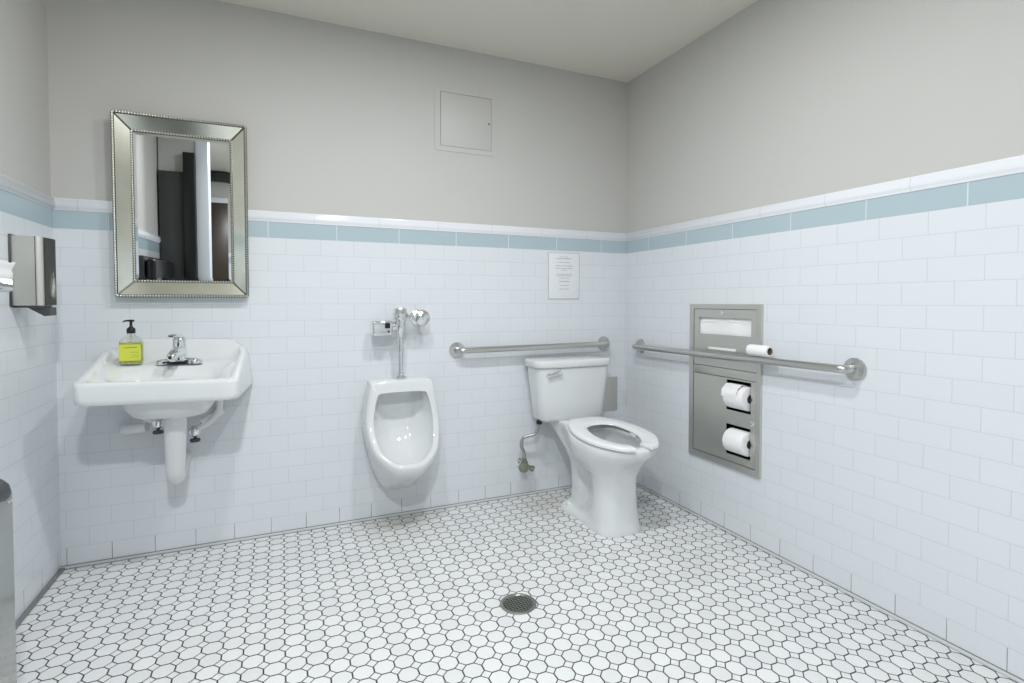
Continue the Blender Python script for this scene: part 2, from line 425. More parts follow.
# ------------------------------------------------------------------ mirror
def make_mirror():
    x0, x1, z0, z1 = .219, .713, 1.143, 1.909
    yo, yi = -.046, -.018
    w = .060
    t = thing('wall_mirror', 'wall mirror with a beaded silver frame hanging above the sink', 'mirror', (.464, 0, z0))
    # panels of the frame slope from the raised outer edge down to the glass
    oc = [(x0, z0), (x1, z0), (x1, z1), (x0, z1)]
    ic = [(x0+w, z0+w*1.06), (x1-w, z0+w*1.06), (x1-w, z1-w*1.06), (x0+w, z1-w*1.06)]
    for k in range(4):
        a, c = oc[k], oc[(k+1) % 4]; d, e = ic[(k+1) % 4], ic[k]
        bm = B()
        front = [(a[0], yo, a[1]), (c[0], yo, c[1]), (d[0], yi, d[1]), (e[0], yi, e[1])]
        back = [(p[0], -.012, p[2]) for p in front]
        add_loft(bm, [front, back])
        obj('frame_panel', bm, M['mirror_old'], t, 10)
    bm = B(); add_box(bm, x0+.004, x1-.004, -.013, -.001, z0+.004, z1-.004); obj('backing', bm, M['steel_dark'], t)
    # outer and inner rims with beads; mitre bars at the corners
    def run(a, c, y, step, r, bm):
        L = math.hypot(c[0]-a[0], c[1]-a[1]); n = max(2, int(L/step))
        for i in range(n):
            f = (i+.5)/n
            add_sphere(bm, (a[0]+(c[0]-a[0])*f, y, a[1]+(c[1]-a[1])*f), r, 6, 4)
    bm = B()
    for k in range(4):
        a, c = oc[k], oc[(k+1) % 4]
        run(a, c, yo-.003, .0105, .0050, bm)
    obj('outer_beading', bm, M['bead'], t)
    bm = B()
    for k in range(4):
        a, c = ic[k], ic[(k+1) % 4]
        run(a, c, yi-.004, .0105, .0046, bm)
    obj('inner_beading', bm, M['bead'], t)
    bm = B()
    for k in range(4):
        a, c = oc[k], ic[k]
        add_tube(bm, [(a[0], yo, a[1]), (c[0], yi-.001, c[1])], .0035, 8)
        add_tube(bm, [(c[0], yi-.001, c[1]), (ic[(k+1) % 4][0], yi-.001, ic[(k+1) % 4][1])], .0052, 8)
        a2, c2 = oc[k], oc[(k+1) % 4]
        add_tube(bm, [(a2[0], yo+.003, a2[1]), (c2[0], yo+.003, c2[1])], .0065, 8)
    obj('rim', bm, M['bead_dark'], t)
    # bevelled glass, tilted forward a touch with the whole mirror hanging on its wire
    bw = .016
    q = [(ic[0][0], ic[0][1]), (ic[1][0], ic[1][1]), (ic[2][0], ic[2][1]), (ic[3][0], ic[3][1])]
    s = [(q[0][0]+bw, q[0][1]+bw), (q[1][0]-bw, q[1][1]+bw), (q[2][0]-bw, q[2][1]-bw), (q[3][0]+bw, q[3][1]-bw)]
    bm = B()
    add_loft(bm, [[(p[0], -.012, p[1]) for p in q], [(p[0], yi+.0005, p[1]) for p in q], [(p[0], yi-.0012, p[1]) for p in s]])
    obj('glass', bm, M['mirror'], t, 1)
    # hang: rotate about the bottom edge so the top leans out by about 1 degree
    t.rotation_euler = (math.radians(1.0), 0, 0)
    return t
make_mirror()

# ------------------------------------------------------------------ sink
SX = .437
def make_sink():
    t = thing('wall_sink', 'white porcelain wall-hung sink with chrome faucet below the mirror', 'sink', (SX, 0, .60))
    def sstep(a, c, v):
        k = max(0, min(1, (v-a)/(c-a))); return k*k*(3-2*k)
    def rimz(x, y):
        z = .822+(.905-.822)*max(0, min(1, (y+.44)/.40))**1.1
        sh = 1-sstep(.185, .268, abs(x-SX-.010))
        return z + .047*sh*sstep(-.050, -.030, y)
    def shear(x, y, z): return (x, y, z-.022*(x-SX))
    def ring(hb, hf, y0, y1, r, zf):
        out = []
        for px, py in rrect(-hf, hf, y0, y1, r, 7, 16, .006 if y1 > -.035 else r):
            f = (py-y0)/(y1-y0)
            x = px*(1+(hb/hf-1)*f)
            out.append(shear(SX+x, py, zf(SX+x, py)))
        return out
    def ell(cx, cy, rx, ry, zf, n):
        base = rrect(-1, 1, -1, 1, .3, 7, 16)
        out = []
        for px, py in base:
            a = math.atan2(py, px)
            k = (abs(math.cos(a))**2.6+abs(math.sin(a))**2.6)**(-1/2.6)
            x, y = cx+rx*k*math.cos(a), cy+ry*k*math.sin(a)
            out.append(shear(x, y, zf(x, y)))
        return out
    bot = lambda x, y: .742+(.738-.742)*max(0, min(1, (y+.44)/.43))
    rings = [
        ell(SX+.005, -.235, .03, .03, lambda x, y: .660, 0),
        ell(SX+.005, -.235, .115, .115, lambda x, y: .663, 0),
        ell(SX+.005, -.235, .134, .136, lambda x, y: .672, 0),
        ell(SX+.005, -.235, .152, .156, lambda x, y: .700, 0),
        ell(SX+.005, -.235, .172, .172, lambda x, y: .730, 0),
        ring(.215, .20, -.425, -.03, .05, lambda x, y: bot(x, y)+.006),
        ring(.284, .252, -.440, -.004, .035, lambda x, y: bot(x, y)-.001),
        ring(.292, .259, -.445, -.001, .032, lambda x, y: bot(x, y)+.006),
        ring(.294, .261, -.446, -.001, .030, lambda x, y: bot(x, y)+.02),
        ring(.276, .261, -.447, -.001, .024, lambda x, y: rimz(x, y)-.013),
        ring(.268, .2595, -.4455, -.002, .023, lambda x, y: rimz(x, y)-.003),
        ring(.264, .256, -.442, -.006, .022, lambda x, y: rimz(x, y)),
        ring(.250, .238, -.424, -.022, .028, lambda x, y: rimz(x, min(y, -.022) if y > -.03 else y)),
        ring(.244, .231, -.415, -.030, .034, lambda x, y: rimz(x, min(y, -.031))-.004),
        ring(.238, .225, -.406, -.040, .042, lambda x, y: min(rimz(x, min(y, -.05))-.014, .870)),
        ring(.228, .214, -.394, -.052, .050, lambda x, y: .800+(.862-.800)*max(0, min(1, (y+.40)/.22))),
        ell(SX+.003, -.288, .185, .100, lambda x, y: .798+(.850-.798)*max(0, min(1, (y+.40)/.22)), 0),
        ell(SX+.003, -.300, .160, .072, lambda x, y: .778+.02*max(0, min(1, (y+.37)/.14)), 0),
        ell(SX+.003, -.297, .120, .052, lambda x, y: .722, 0),
        ell(SX+.003, -.295, .05, .035, lambda x, y: .692, 0),
        ell(SX+.003, -.295, .022, .022, lambda x, y: .690, 0),
    ]
    bm = B(); add_loft(bm, rings); obj('basin', bm, M['porcelain'], t, 60)
    # faucet: single-lever centre-set
    fx, fy, fz = .460, -.152, .860
    f = obj('faucet', (lambda bm: (add_loft(bm, [[(fx+px*k, fy+py*k, fz+h) for px, py in rrect(-.084, .084, -.027, .027, .0265, 8, 4)]
              for k, h in ((1, -.004), (1, .008), (.97, .013), (.88, .017), (.45, .022))]), bm)[1])(B()), M['chrome'], t)
    bm = B()
    add_loft(bm, [[(fx+px*kx+dx, fy+py*ky+dy, fz+h) for px, py in rrect(-.026, .026, -.026, .026, .022, 6, 3)]
                  for kx, ky, dx, dy, h in ((1.15, 1, 0, 0, .014), (1.0, 1, 0, 0, .030), (.95, 1, 0, 0, .074), (.92, 1, 0, .001, .086))])
    # spout: stubby arm reaching out over the basin
    add_loft(bm, [[(fx+px*kx+dx, fy+dy, fz+h+pz*kz) for px, pz in rrect(-.021, .021, -.019, .019, .016, 5, 2)]
                  for kx, kz, dx, dy, h in ((1.1, 1.2, 0, -.012, .050), (1.05, 1.1, -.004, -.050, .050), (.95, .95, -.008, -.090, .043), (.85, .75, -.010, -.118, .036), (.5, .4, -.011, -.125, .034))])
    add_lathe(bm, (fx-.010, fy-.104, fz+.030), (0, 0, -1), [(.011, 0), (.0115, .012), (.009, .014)], 20)
    obj('spout', bm, M['chrome'], f)
    bm = B()
    add_lathe(bm, (fx, fy, fz+.084), (0, 0, 1), [(.024, 0), (.0255, .006), (.025, .014), (.021, .022), (.012, .028), (.002, .030)], 28)
    add_loft(bm, [[(fx+dx+px*k, fy+dy, fz+h+pz*k2) for px, pz in rrect(-.012, .012, -.006, .006, .005, 5, 2)]
                  for k, k2, dx, dy, h in ((1.5, 1.6, 0, .0, .106), (1.3, 1.3, -.006, -.03, .115), (1.15, 1.0, -.012, -.06, .119), (1.2, .8, -.016, -.078, .117), (.7, .3, -.017, -.084, .1155))])
    obj('lever', bm, M['chrome'], f)
    bm = B(); add_lathe(bm, (SX+.003, -.295, .691), (0, 0, 1), [(.021, 0), (.021, .003), (.012, .0035), (.001, .004)], 24); obj('drain_plug', bm, M['chrome'], t)
    # covered tailpiece and trap
    bm = B()
    add_tube(bm, [(.452, -.228, .663), (.452, -.228, .63), (.451, -.225, .52), (.450, -.222, .45), (.449, -.215, .415), (.447, -.185, .392), (.446, -.145, .394), (.445, -.11, .415), (.445, -.06, .425), (.445, .0, .425)],
             [.043, .041, .038, .035, .034, .034, .034, .034, .033, .033], 24, 5)
    obj('drain_cover', bm, M['pvc'], t, label='white drain cover')
    return t
make_sink()
def supply(name_label, pts_cover, valve, hdir, riser):
    t = thing('supply_valve', name_label, 'valve', valve, 'shut-off valves under the sink')
    bm = B(); add_tube(bm, pts_cover, .020, 16, 6); obj('pipe_cover', bm, M['pvc'], t)
    v = Vector(valve)
    bm = B(); add_lathe(bm, v-Vector((0, .028, 0)), (0, 1, 0), [(.010, 0), (.017, .004), (.017, .018), (.012, .022), (.012, .040), (.016, .044), (.016, .056)], 20)
    add_sphere(bm, v, .025, 16, 10); obj('valve_body', bm, M['chrome'], t)
    bm = B(); h = Vector(hdir)
    add_lathe(bm, v+h*.018, h, [(.006, 0), (.006, .014), (.019, .016), (.021, .022), (.019, .028), (.008, .03)], 20); obj('handle', bm, M['steel_dark'], t)
    bm = B(); add_tube(bm, riser, .015, 14, 6); obj('riser_cover', bm, M['pvc'], t)
supply('shut-off valve left of the drain under the sink, with white covered pipe', [(.238, 0, .560), (.242, -.05, .574), (.275, -.085, .582), (.330, -.105, .590)], (.372, -.115, .606), (0, 0, -1), [(.372, -.115, .61), (.32, -.11, .64), (.31, -.11, .70), (.33, -.10, .78)])
supply('shut-off valve right of the drain under the sink, white elbow cover', [(.590, 0, .615), (.592, -.05, .622), (.575, -.085, .615), (.53, -.10, .590)], (.505, -.105, .555), (0, 0, -1), [(.505, -.105, .56), (.57, -.105, .60), (.60, -.10, .66), (.58, -.10, .78)])

# soap bottle on the sink ledge
def make_soap():
    cx, cy, z0 = .288, -.138, .8645
    t = thing('soap_dispenser', 'yellow liquid hand soap bottle with black pump on sink ledge', 'soap bottle', (cx, cy, z0))
    def rr(h, kx, ky, r, z): return [(cx+px, cy+py, z0+z*1.05) for px, py in rrect(-kx, kx, -ky, ky, r, 6, 3)]
    bm = B()
    add_loft(bm, [rr(0, .036, .022, .010, 0), rr(0, .0385, .0245, .011, .004), rr(0, .0385, .0245, .011, .078), rr(0, .0375, .0235, .0125, .090), rr(0, .030, .020, .0135, .100), rr(0, .017, .0145, .0135, .108), rr(0, .0135, .0130, .0125, .112), rr(0, .0130, .0125, .012, .120)])
    obj('bottle', bm, M['clear'], t)
    bm = B()
    add_loft(bm, [rr(0, .034, .020, .008, .003), rr(0, .0365, .0225, .009, .006), rr(0, .0365, .0225, .009, .080), rr(0, .036, .022, .009, .081)])
    obj('liquid', bm, M['soap'], t, label='yellow liquid soap')
    bm = B(); add_box(bm, cx-.0375, cx+.0375, cy-.0262, cy-.0246, z0+.012, z0+.079, .0004, 1)
    lb = obj('front_label', bm, M['label_band'], t)
    bm = B()
    y0, y1 = cy-.0266, cy-.0260
    x = cx-.018
    for k in range(9):                      # blurred heading and three small lines, as dashes
        w = random.uniform(.0030, .0048); add_box(bm, x, x+w, y0, y1, z0+.0645, z0+.0645+random.uniform(.003, .0045)); x += w+.0012
    for zz, xa, xb in ((.046, .002, .032), (.034, .006, .030), (.026, .002, .030)):
        x = cx+xa
        while x < cx+xb:
            w = random.uniform(.002, .004); add_box(bm, x, x+w, y0, y1, z0+zz, z0+zz+.0015); x += w+.001
    obj('label_print', bm, M['label'], lb)
    bm = B()
    add_lathe(bm, (cx, cy, z0+.123), (0, 0, 1), [(.0145, 0), (.0155, .002), (.0155, .016), (.0135, .021), (.008, .025), (.0052, .030), (.0052, .048), (.0065, .049), (.0065, .055), (.002, .056)], 24)
    pm = obj('pump', bm, M['black'], t)
    bm = B(); add_loft(bm, [[(cx+dx, cy+dy+py*k, z0+.1745+h+pz*k) for py, pz in rrect(-.0055, .0055, -.0035, .0035, .003, 4, 2)] for k, dx, dy, h in ((1.2, .012, -.004, 0), (1.2, 0, 0, .001), (1, -.014, .004, .0008), (.85, -.026, .008, -.002), (.75, -.029, .009, -.005))])
    obj('nozzle', bm, M['black'], pm)
    bm = B(); add_tube(bm, [(cx+.001, cy, z0+.012), (cx, cy, z0+.118)], .0028, 8); obj('dip_tube', bm, M['white'], t)
make_soap()

# ------------------------------------------------------------------ urinal
UX = 1.405
def make_urinal():
    t = thing('urinal', 'white porcelain wall-hung urinal between the sink and the toilet', 'urinal', (UX, 0, .16))
    def closed(half, n=7):
        """half: (dx, y, z) from bottom centre up the right side to top centre"""
        half = [(a, y-(.03*max(0, min(1, (z-.48)/.16)) if y < -.065 else 0), z) for a, y, z in half]   # the top stands well out from the wall
        pts = [(UX+a, y, z) for a, y, z in half]
        pts += [(UX-a, y, z) for a, y, z in half[-2:0:-1]]
        return spline(pts, n, True)
    r0 = closed([(0, .001, .150), (.075, 0, .158), (.128, 0, .25), (.160, 0, .37), (.180, 0, .49), (.174, 0, .60), (.158, 0, .69), (0.143, 0, .722), (.08, 0, .727), (0, 0, .727)])
    r1 = closed([(0, -.06, .160), (.075, -.06, .17), (.130, -.06, .265), (.166, -.06, .385), (.187, -.06, .495), (.180, -.06, .60), (.161, -.06, .69), (0.146, -.055, .724), (.08, -.055, .730), (0, -.055, .730)])
    r2 = closed([(0, -.17, .225), (.072, -.165, .238), (.134, -.15, .325), (.170, -.13, .412), (.187, -.105, .505), (.179, -.088, .60), (.160, -.082, .69), (0.146, -.078, .722), (.08, -.076, .729), (0, -.075, .729)])
    r3 = closed([(0, -.29, .292), (.074, -.278, .302), (.144, -.228, .362), (.171, -.175, .432), (.184, -.132, .515), (.175, -.106, .60), (.158, -.097, .685), (0.142, -.090, .716), (.08, -.088, .724), (0, -.087, .724)])
    r4 = closed([(0, -.318, .336), (.076, -.302, .345), (.143, -.248, .394), (.168, -.195, .449), (.179, -.145, .522), (.170, -.114, .60), (.154, -.103, .68), (.143, -.096, .708), (.08, -.093, .716), (0, -.092, .716)])
    r5 = closed([(0, -.313, .352), (.071, -.297, .359), (.133, -.244, .405), (.155, -.195, .455), (.164, -.148, .526), (.155, -.118, .60), (.140, -.106, .672), (.128, -.099, .692), (.07, -.096, .697), (0, -.095, .697)])
    r6 = closed([(0, -.298, .357), (.064, -.280, .363), (.120, -.234, .409), (.140, -.190, .458), (.147, -.146, .529), (.138, -.118, .60), (.124, -.107, .650), (.113, -.103, .664), (.06, -.101, .669), (0, -.100, .669)])
    r7 = closed([(0, -.278, .343), (.064, -.262, .349), (.120, -.218, .397), (.139, -.178, .450), (.146, -.136, .53), (.137, -.110, .60), (.124, -.100, .650), (.114, -.096, .666), (.06, -.094, .671), (0, -.093, .671)])
    r8 = closed([(0, -.232, .318), (.05, -.215, .325), (.100, -.178, .370), (.120, -.13, .435), (.122, -.072, .53), (.118, -.043, .60), (.114, -.030, .670), (.108, -.026, .690), (.06, -.024, .697), (0, -.024, .697)])
    r9 = closed([(0, -.150, .345), (.03, -.14, .350), (.06, -.10, .385), (.075, -.055, .44), (.080, -.026, .53), (.080, -.016, .60), (.078, -.014, .65), (.068, -.013, .665), (.04, -.013, .67), (0, -.013, .67)])
    r10 = closed([(0, -.05, .44), (.01, -.045, .445), (.02, -.034, .46), (.03, -.024, .48), (.03, -.018, .52), (.03, -.014, .56), (.03, -.013, .58), (.02, -.012, .59), (.01, -.012, .595), (0, -.012, .595)])
    bm = B(); add_loft(bm, [r0, r1, r2, r3, r4, r5, r6, r7, r8, r9, r10], cap0=False); obj('bowl', bm, M['porcelain'], t, 75)
    bm = B(); add_lathe(bm, (UX-.084, -.150, .268), (-.75, -.35, -.55), [(.012, -.012), (.012, .002), (.007, .004)], 16); obj('drain_screw', bm, M['steel_dark'], t)
    return t
make_urinal()
def make_flush():
    vx, vy = 1.405, -.080
    t = thing('flush_valve', 'chrome sensor flush valve mounted above the urinal', 'flush valve', (vx, vy, .727))
    bm = B(); add_lathe(bm, (vx, vy, .7305), (0, 0, 1), [(.030, 0), (.032, .004), (.028, .012), (.018, .016), (.019, .020), (.019, .030), (.013, .034)], 32); obj('spud_flange', bm, M['chrome'], t)
    bm = B(); add_lathe(bm, (vx, vy, .755), (0, 0, 1), [(.0125, 0), (.0125, .105), (.0165, .107), (.0175, .115), (.0165, .15), (.0175, .165), (.0175, .19)], 28); obj('vacuum_tube', bm, M['chrome'], t)
    bm = B(); add_lathe(bm, (vx, vy, .940), (0, 0, 1), [(.017, 0), (.020, .004), (.020, .016), (.024, .022), (.029, .05), (.029, .088), (.035, .094), (.037, .098), (.037, .112)], 32)
    add_lathe(bm, (vx, vy, 1.036), (1, 0, 0), [(.016, 0), (.016, .045), (.020, .048), (.021, .056), (.016, .060), (.016, .085)], 28)
    obj('valve_body', bm, M['chrome'], t)
    bm = B(); add_lathe(bm, (vx, vy, 1.050), (0, 0, 1), [(.037, 0), (.039, .003), (.039, .010), (.036, .014), (.035, .026), (.031, .034), (.020, .038), (.001, .039)], 32); obj('top_cap', bm, M['chrome'], t)
    bm = B(); sx = vx+.105
    add_lathe(bm, (sx, .0, 1.036), (0, -1, 0), [(.040, 0), (.040, .005), (.032, .010), (.020, .014), (.018, .035), (.023, .05), (.024, .08), (.022, .095)], 32)
    s = obj('control_stop', bm, M['chrome'], t)
    bm = B(); add_lathe(bm, (sx, -.090, 1.036), (0, -1, 0), [(.026, 0), (.038, .004), (.041, .012), (.039, .024), (.028, .033), (.010, .037), (.001, .038)], 32); obj('stop_cap', bm, M['chrome'], s)
    bm = B(); add_lathe(bm, (vx-.018, vy-.004, .992), (-1, 0, 0), [(.019, 0), (.019, .012), (.026, .015), (.026, .026), (.020, .030)], 24); obj('coupling', bm, M['chrome'], t)
    bm = B(); add_box(bm, 1.262, 1.359, -.115, -.053, .950, 1.024, .010, 4); sb = obj('sensor_box', bm, M['chrome'], t)
    bm = B(); add_box(bm, 1.322, 1.348, -.1172, -.113, .986, 1.012, .002, 2); add_lathe(bm, (1.341, -.1145, .970), (0, -1, 0), [(.005, 0), (.005, .002), (.002, .003)], 14); obj('sensor_window', bm, M['sensor'], sb, label='black sensor window')
make_flush()

# ------------------------------------------------------------------ toilet
TX = 2.357
def make_toilet():
    t = thing('toilet', 'white porcelain toilet with tank in the back corner', 'toilet', (TX, -.40, 0))
    def half(h, z, n=6):
        pts = [(TX+a*1., y, z+(.055*max(0, min(.44, y+.78)) if z > .38 else 0)) for a, y in h] + [(TX-a*1., y, z+(.055*max(0, min(.44, y+.78)) if z > .38 else 0)) for a, y in h[-2:0:-1]]
        return spline(pts, n, True)
    R = [
        half([(0, -.686), (.070, -.678), (.116, -.630), (.121, -.52), (.119, -.43), (.124, -.35), (.128, -.28), (.104, -.232), (0, -.22)], .0005),
        half([(0, -.686), (.070, -.678), (.116, -.630), (.120, -.52), (.118, -.43), (.122, -.35), (.125, -.28), (.102, -.234), (0, -.222)], .018),
        half([(0, -.682), (.068, -.674), (.112, -.625), (.114, -.52), (.106, -.43), (.106, -.35), (.104, -.29), (.086, -.242), (0, -.228)], .032),
        half([(0, -.678), (.066, -.670), (.110, -.622), (.110, -.535), (.078, -.46), (.050, -.395), (.066, -.315), (.060, -.256), (0, -.238)], .055),
        half([(0, -.670), (.064, -.662), (.106, -.614), (.107, -.545), (.055, -.475), (.036, -.405), (.062, -.318), (.056, -.258), (0, -.240)], .12),
        half([(0, -.665), (.063, -.657), (.104, -.610), (.105, -.545), (.056, -.475), (.038, -.405), (.063, -.316), (.056, -.255), (0, -.238)], .20),
        half([(0, -.668), (.067, -.658), (.106, -.606), (.107, -.538), (.078, -.465), (.054, -.390), (.065, -.305), (.062, -.245), (0, -.225)], .265),
        half([(0, -.692), (.080, -.678), (.134, -.616), (.147, -.535), (.134, -.45), (.096, -.36), (.078, -.275), (.072, -.215), (0, -.195)], .315),
        half([(0, -.742), (.094, -.720), (.160, -.638), (.177, -.545), (.168, -.45), (.126, -.345), (.090, -.245), (.082, -.15), (0, -.130)], .362),
        half([(0, -.784), (.100, -.758), (.170, -.658), (.186, -.552), (.178, -.45), (.138, -.34), (.100, -.22), (.092, -.07), (0, -.052)], .395),
        half([(0, -.793), (.102, -.766), (.174, -.662), (.190, -.553), (.181, -.45), (.142, -.34), (.104, -.22), (.097, -.05), (0, -.035)], .426),
        half([(0, -.787), (.099, -.760), (.169, -.659), (.184, -.553), (.175, -.45), (.137, -.34), (.100, -.22), (.093, -.05), (0, -.040)], .436),
        half([(0, -.735), (.066, -.715), (.110, -.645), (.121, -.565), (.115, -.49), (.098, -.425), (.072, -.390), (.040, -.372), (0, -.368)], .437),
        half([(0, -.725), (.062, -.706), (.104, -.640), (.114, -.565), (.108, -.495), (.092, -.422), (.068, -.398), (.038, -.380), (0, -.376)], .422),
        half([(0, -.732), (.068, -.712), (.116, -.640), (.128, -.560), (.122, -.48), (.104, -.415), (.076, -.375), (.042, -.352), (0, -.348)], .405),
        half([(0, -.700), (.055, -.682), (.097, -.620), (.106, -.55), (.100, -.475), (.084, -.41), (.060, -.375), (.034, -.360), (0, -.356)], .315),
        half([(0, -.610), (.030, -.602), (.052, -.57), (.057, -.53), (.054, -.48), (.045, -.45), (.034, -.43), (.02, -.42), (0, -.418)], .225),
        half([(0, -.57), (.015, -.565), (.025, -.55), (.028, -.53), (.026, -.50), (.022, -.48), (.016, -.47), (.01, -.465), (0, -.464)], .20),
    ]
    bm = B(); add_loft(bm, R)
    # raised pad that carries the tank
    add_loft(bm, [[(TX+px, py, z) for px, py in rrect(-hw, hw, y0, y1, .03, 6, 4)] for hw, y0, y1, z in ((.096, -.235, -.04, .415), (.096, -.225, -.04, .440), (.094, -.205, -.04, .451), (.09, -.20, -.045, .452))])
    bowl = obj('bowl', bm, M['porcelain'], t, 75)
    bm = B(); add_loft(bm, [[(TX+a*k, -.53+(y+.53)*k, .262) for a, y in [(math.sin(q)*.078, -.54-.085*math.cos(q)) for q in [2*PI*i/32 for i in range(32)]]] for k in (1, .5)], cap0=False)
    obj('water', bm, M['water'], bowl, label='still water in the bowl')
    for s in (-1, 1):
        bm = B(); add_sphere(bm, (TX+s*.096, -.300, .032), .018, 18, 10, (1, 1, .9)); obj('bolt_cap', bm, M['porcelain'], t)
    # open-front seat
    out = [(.046, -.812), (.105, -.785), (.176, -.674), (.192, -.555), (.177, -.45), (.138, -.355), (.084, -.290), (0, -.282)]
    inn = [(.036, -.726), (.064, -.702), (.098, -.640), (.108, -.575), (.102, -.515), (.082, -.455), (.042, -.425), (0, -.420)]
    fo = [(-a, y, 0) for a, y in out] + [(a, y, 0) for a, y in out[-2::-1]]
    fi = [(-a, y, 0) for a, y in inn] + [(a, y, 0) for a, y in inn[-2::-1]]
    so, si = spline(fo, 7), spline(fi, 7)
    zt, zb = .457, .437
    rings = []
    prof = [(.0, .35), (.03, .75), (.10, .95), (.3, 1.0), (.7, .96), (.88, .82), (.97, .55), (1, .2), (.97, 0), (.5, 0), (.03, 0)]
    N = len(so)
    def sect(i, k=1., sh=0.):
        a, c = so[i], si[i]; m = (a+c)/2
        return [(TX+(m+(a+(c-a)*f-m)*k).x, (m+(a+(c-a)*f-m)*k).y+sh, zb+.078*max(0, m.y+.80)+(zt-zb)*(.5+(h-.5)*(k if k < 1 else 1))) for f, h in prof]
    rings.append(sect(0, .35, -.016)); rings.append(sect(0, .75, -.011)); rings.append(sect(0, .94, -.004))
    for i in range(N): rings.append(sect(i))
    rings.append(sect(N-1, .94, -.004)); rings.append(sect(N-1, .75, -.011)); rings.append(sect(N-1, .35, -.016))
    bm = B(); add_loft(bm, rings)
    seat = obj('seat', bm, M['seat'], t, 60)
    for s in (-1, 1):
        bm = B(); add_box(bm, TX+s*.062-.018, TX+s*.062+.018, -.312, -.270, .440, .484, .006, 3); obj('hinge', bm, M['seat'], seat)
        bm = B(); add_box(bm, TX+s*.12-.012, TX+s*.12+.012, -.60, -.55, .4365, .456, .002); obj('bumper', bm, M['seat'], seat)
    # tank
    def tk(hw, y0, y1, r, z, bow):
        o = []
        for px, py in rrect(-hw, hw, y0, y1, r, 7, 12):
            f = max(0, 1-(py-y0)/(y1-y0)*1.6)
            o.append((TX+px, py-bow*f*(1-(px/hw)**2), z))
        return o
    bm = B()
    add_loft(bm, [tk(.150, -.165, -.06, .035, .452, .012), tk(.188, -.182, -.042, .04, .455, .014), tk(.202, -.190, -.034, .044, .472, .015), tk(.210, -.194, -.030, .044, .56, .016),
                  tk(.225, -.200, -.026, .044, .68, .017), tk(.231, -.203, -.024, .044, .752, .018), tk(.21, -.19, -.03, .04, .7525, .018)])
    tank = obj('tank', bm, M['porcelain'], t, 60)
    bm = B()
    add_loft(bm, [tk(.232, -.204, -.020, .043, .7535, .018), tk(.240, -.210, -.015, .046, .756, .019), tk(.244, -.213, -.013, .047, .764, .020), tk(.245, -.214, -.013, .047, .784, .020), tk(.242, -.211, -.015, .046, .793, .019), tk(.234, -.204, -.02, .044, .797, .018), tk(.12, -.14, -.06, .03, .799, .01)])
    obj('tank_lid', bm, M['porcelain'], t, 60)
    bm = B()
    lx, ly, lz = TX-.172, -.207, .716
    add_lathe(bm, (lx, ly+.008, lz), (0, -1, 0), [(.017, 0), (.017, .006), (.012, .012), (.009, .014), (.009, .024)], 24)
    add_loft(bm, [[(lx+dx, ly-.016+dy+py*k, lz+h+pz*k2) for py, pz in rrect(-.005, .005, -.008, .008, .0045, 5, 2)] for k, k2, dx, dy, h in ((1.2, 1.2, -.012, 0, -.003), (1.3, 1.3, .004, -.001, .001), (1.2, 1.2, .03, -.006, .010), (1.3, 1.4, .058, -.012, .019), (.7, .8, .066, -.014, .020))])
    obj('flush_lever', bm, M['chrome'], tank, label='chrome flush lever')
    return t
make_toilet()
t = thing('toilet_supply', 'wall stop valve with bent braided hose feeding the toilet tank', 'valve', (2.108, -.05, .18))
b = B(); add_lathe(b, (2.108, 0, .192), (0, -1, 0), [(.030, 0), (.030, .004), (.022, .009), (.012, .012), (.012, .045)], 28); obj('escutcheon', b, M['chrome'], t)
b = B(); add_sphere(b, (2.112, -.052, .200), .020, 18, 12); add_lathe(b, (2.112, -.052, .202), (0, 0, 1), [(.013, 0), (.013, .02), (.010, .03)], 18)
add_lathe(b, (2.118, -.052, .190), (.75, -.4, -.45), [(.010, 0), (.010, .028), (.016, .030), (.017, .050), (.010, .055)], 18); obj('stop_valve', b, M['brass'], t)
b = B(); add_lathe(b, (2.098, -.062, .188), (-.2, -1, 0), [(.008, 0), (.008, .010), (.029, .014), (.031, .020), (.029, .026), (.012, .030)], 24); obj('handle', b, M['brass'], t)
b = B(); add_tube(b, [(2.113, -.052, .222), (2.106, -.056, .265), (2.085, -.065, .31), (2.092, -.075, .352), (2.128, -.085, .365), (2.158, -.095, .375), (2.170, -.103, .41), (2.176, -.108, .440)], .009, 12, 6); obj('hose', b, M['braid'], t)
b = B(); add_lathe(b, (2.176, -.108, .430), (0, 0, 1), [(.013, 0), (.017, .003), (.017, .022), (.012, .0235)], 8); obj('coupling_nut', b, M['black'], t)

# ------------------------------------------------------------------ grab bars
def grab_bar(label, a, c, wall_n, r=.0165):
    """a, c: the two flange centres on the wall; wall_n: direction into the room"""
    a, c, n = Vector(a), Vector(c), Vector(wall_n)
    d = (c-a).normalized(); off = .062
    t = thing('grab_bar', label, 'grab bar', (a+c)/2, 'steel grab bars')
    bm = B()
    k = .036
    path = [a+n*.004, a+n*(off*.45), a+n*(off*.80)+d*(k*.12), a+n*(off*.96)+d*(k*.45), a+n*off+d*k]
    path = spline(path, 5)
    q = spline([c+n*off-d*k, c+n*(off*.96)-d*(k*.45), c+n*(off*.80)-d*(k*.12), c+n*(off*.45), c+n*.004], 5)
    m = [path[-1]+(q[0]-path[-1])*i/6 for i in range(1, 6)]
    add_tube(bm, path+m+q, r, 24); obj('bar', bm, M['steel_bar'], t)
    for p in (a, c):
        bm = B(); add_lathe(bm, p, n, [(.042, 0), (.042, .008), (.0395, .012), (.024, .0145), (.0195, .016), (.0165, .022)], 40)
        obj('flange', bm, M['steel_bar'], t)
    return t
grab_bar('satin steel grab bar on the back wall above the toilet tank', (1.727, 0, .856), (2.667, 0, .864), (0, -1, 0))
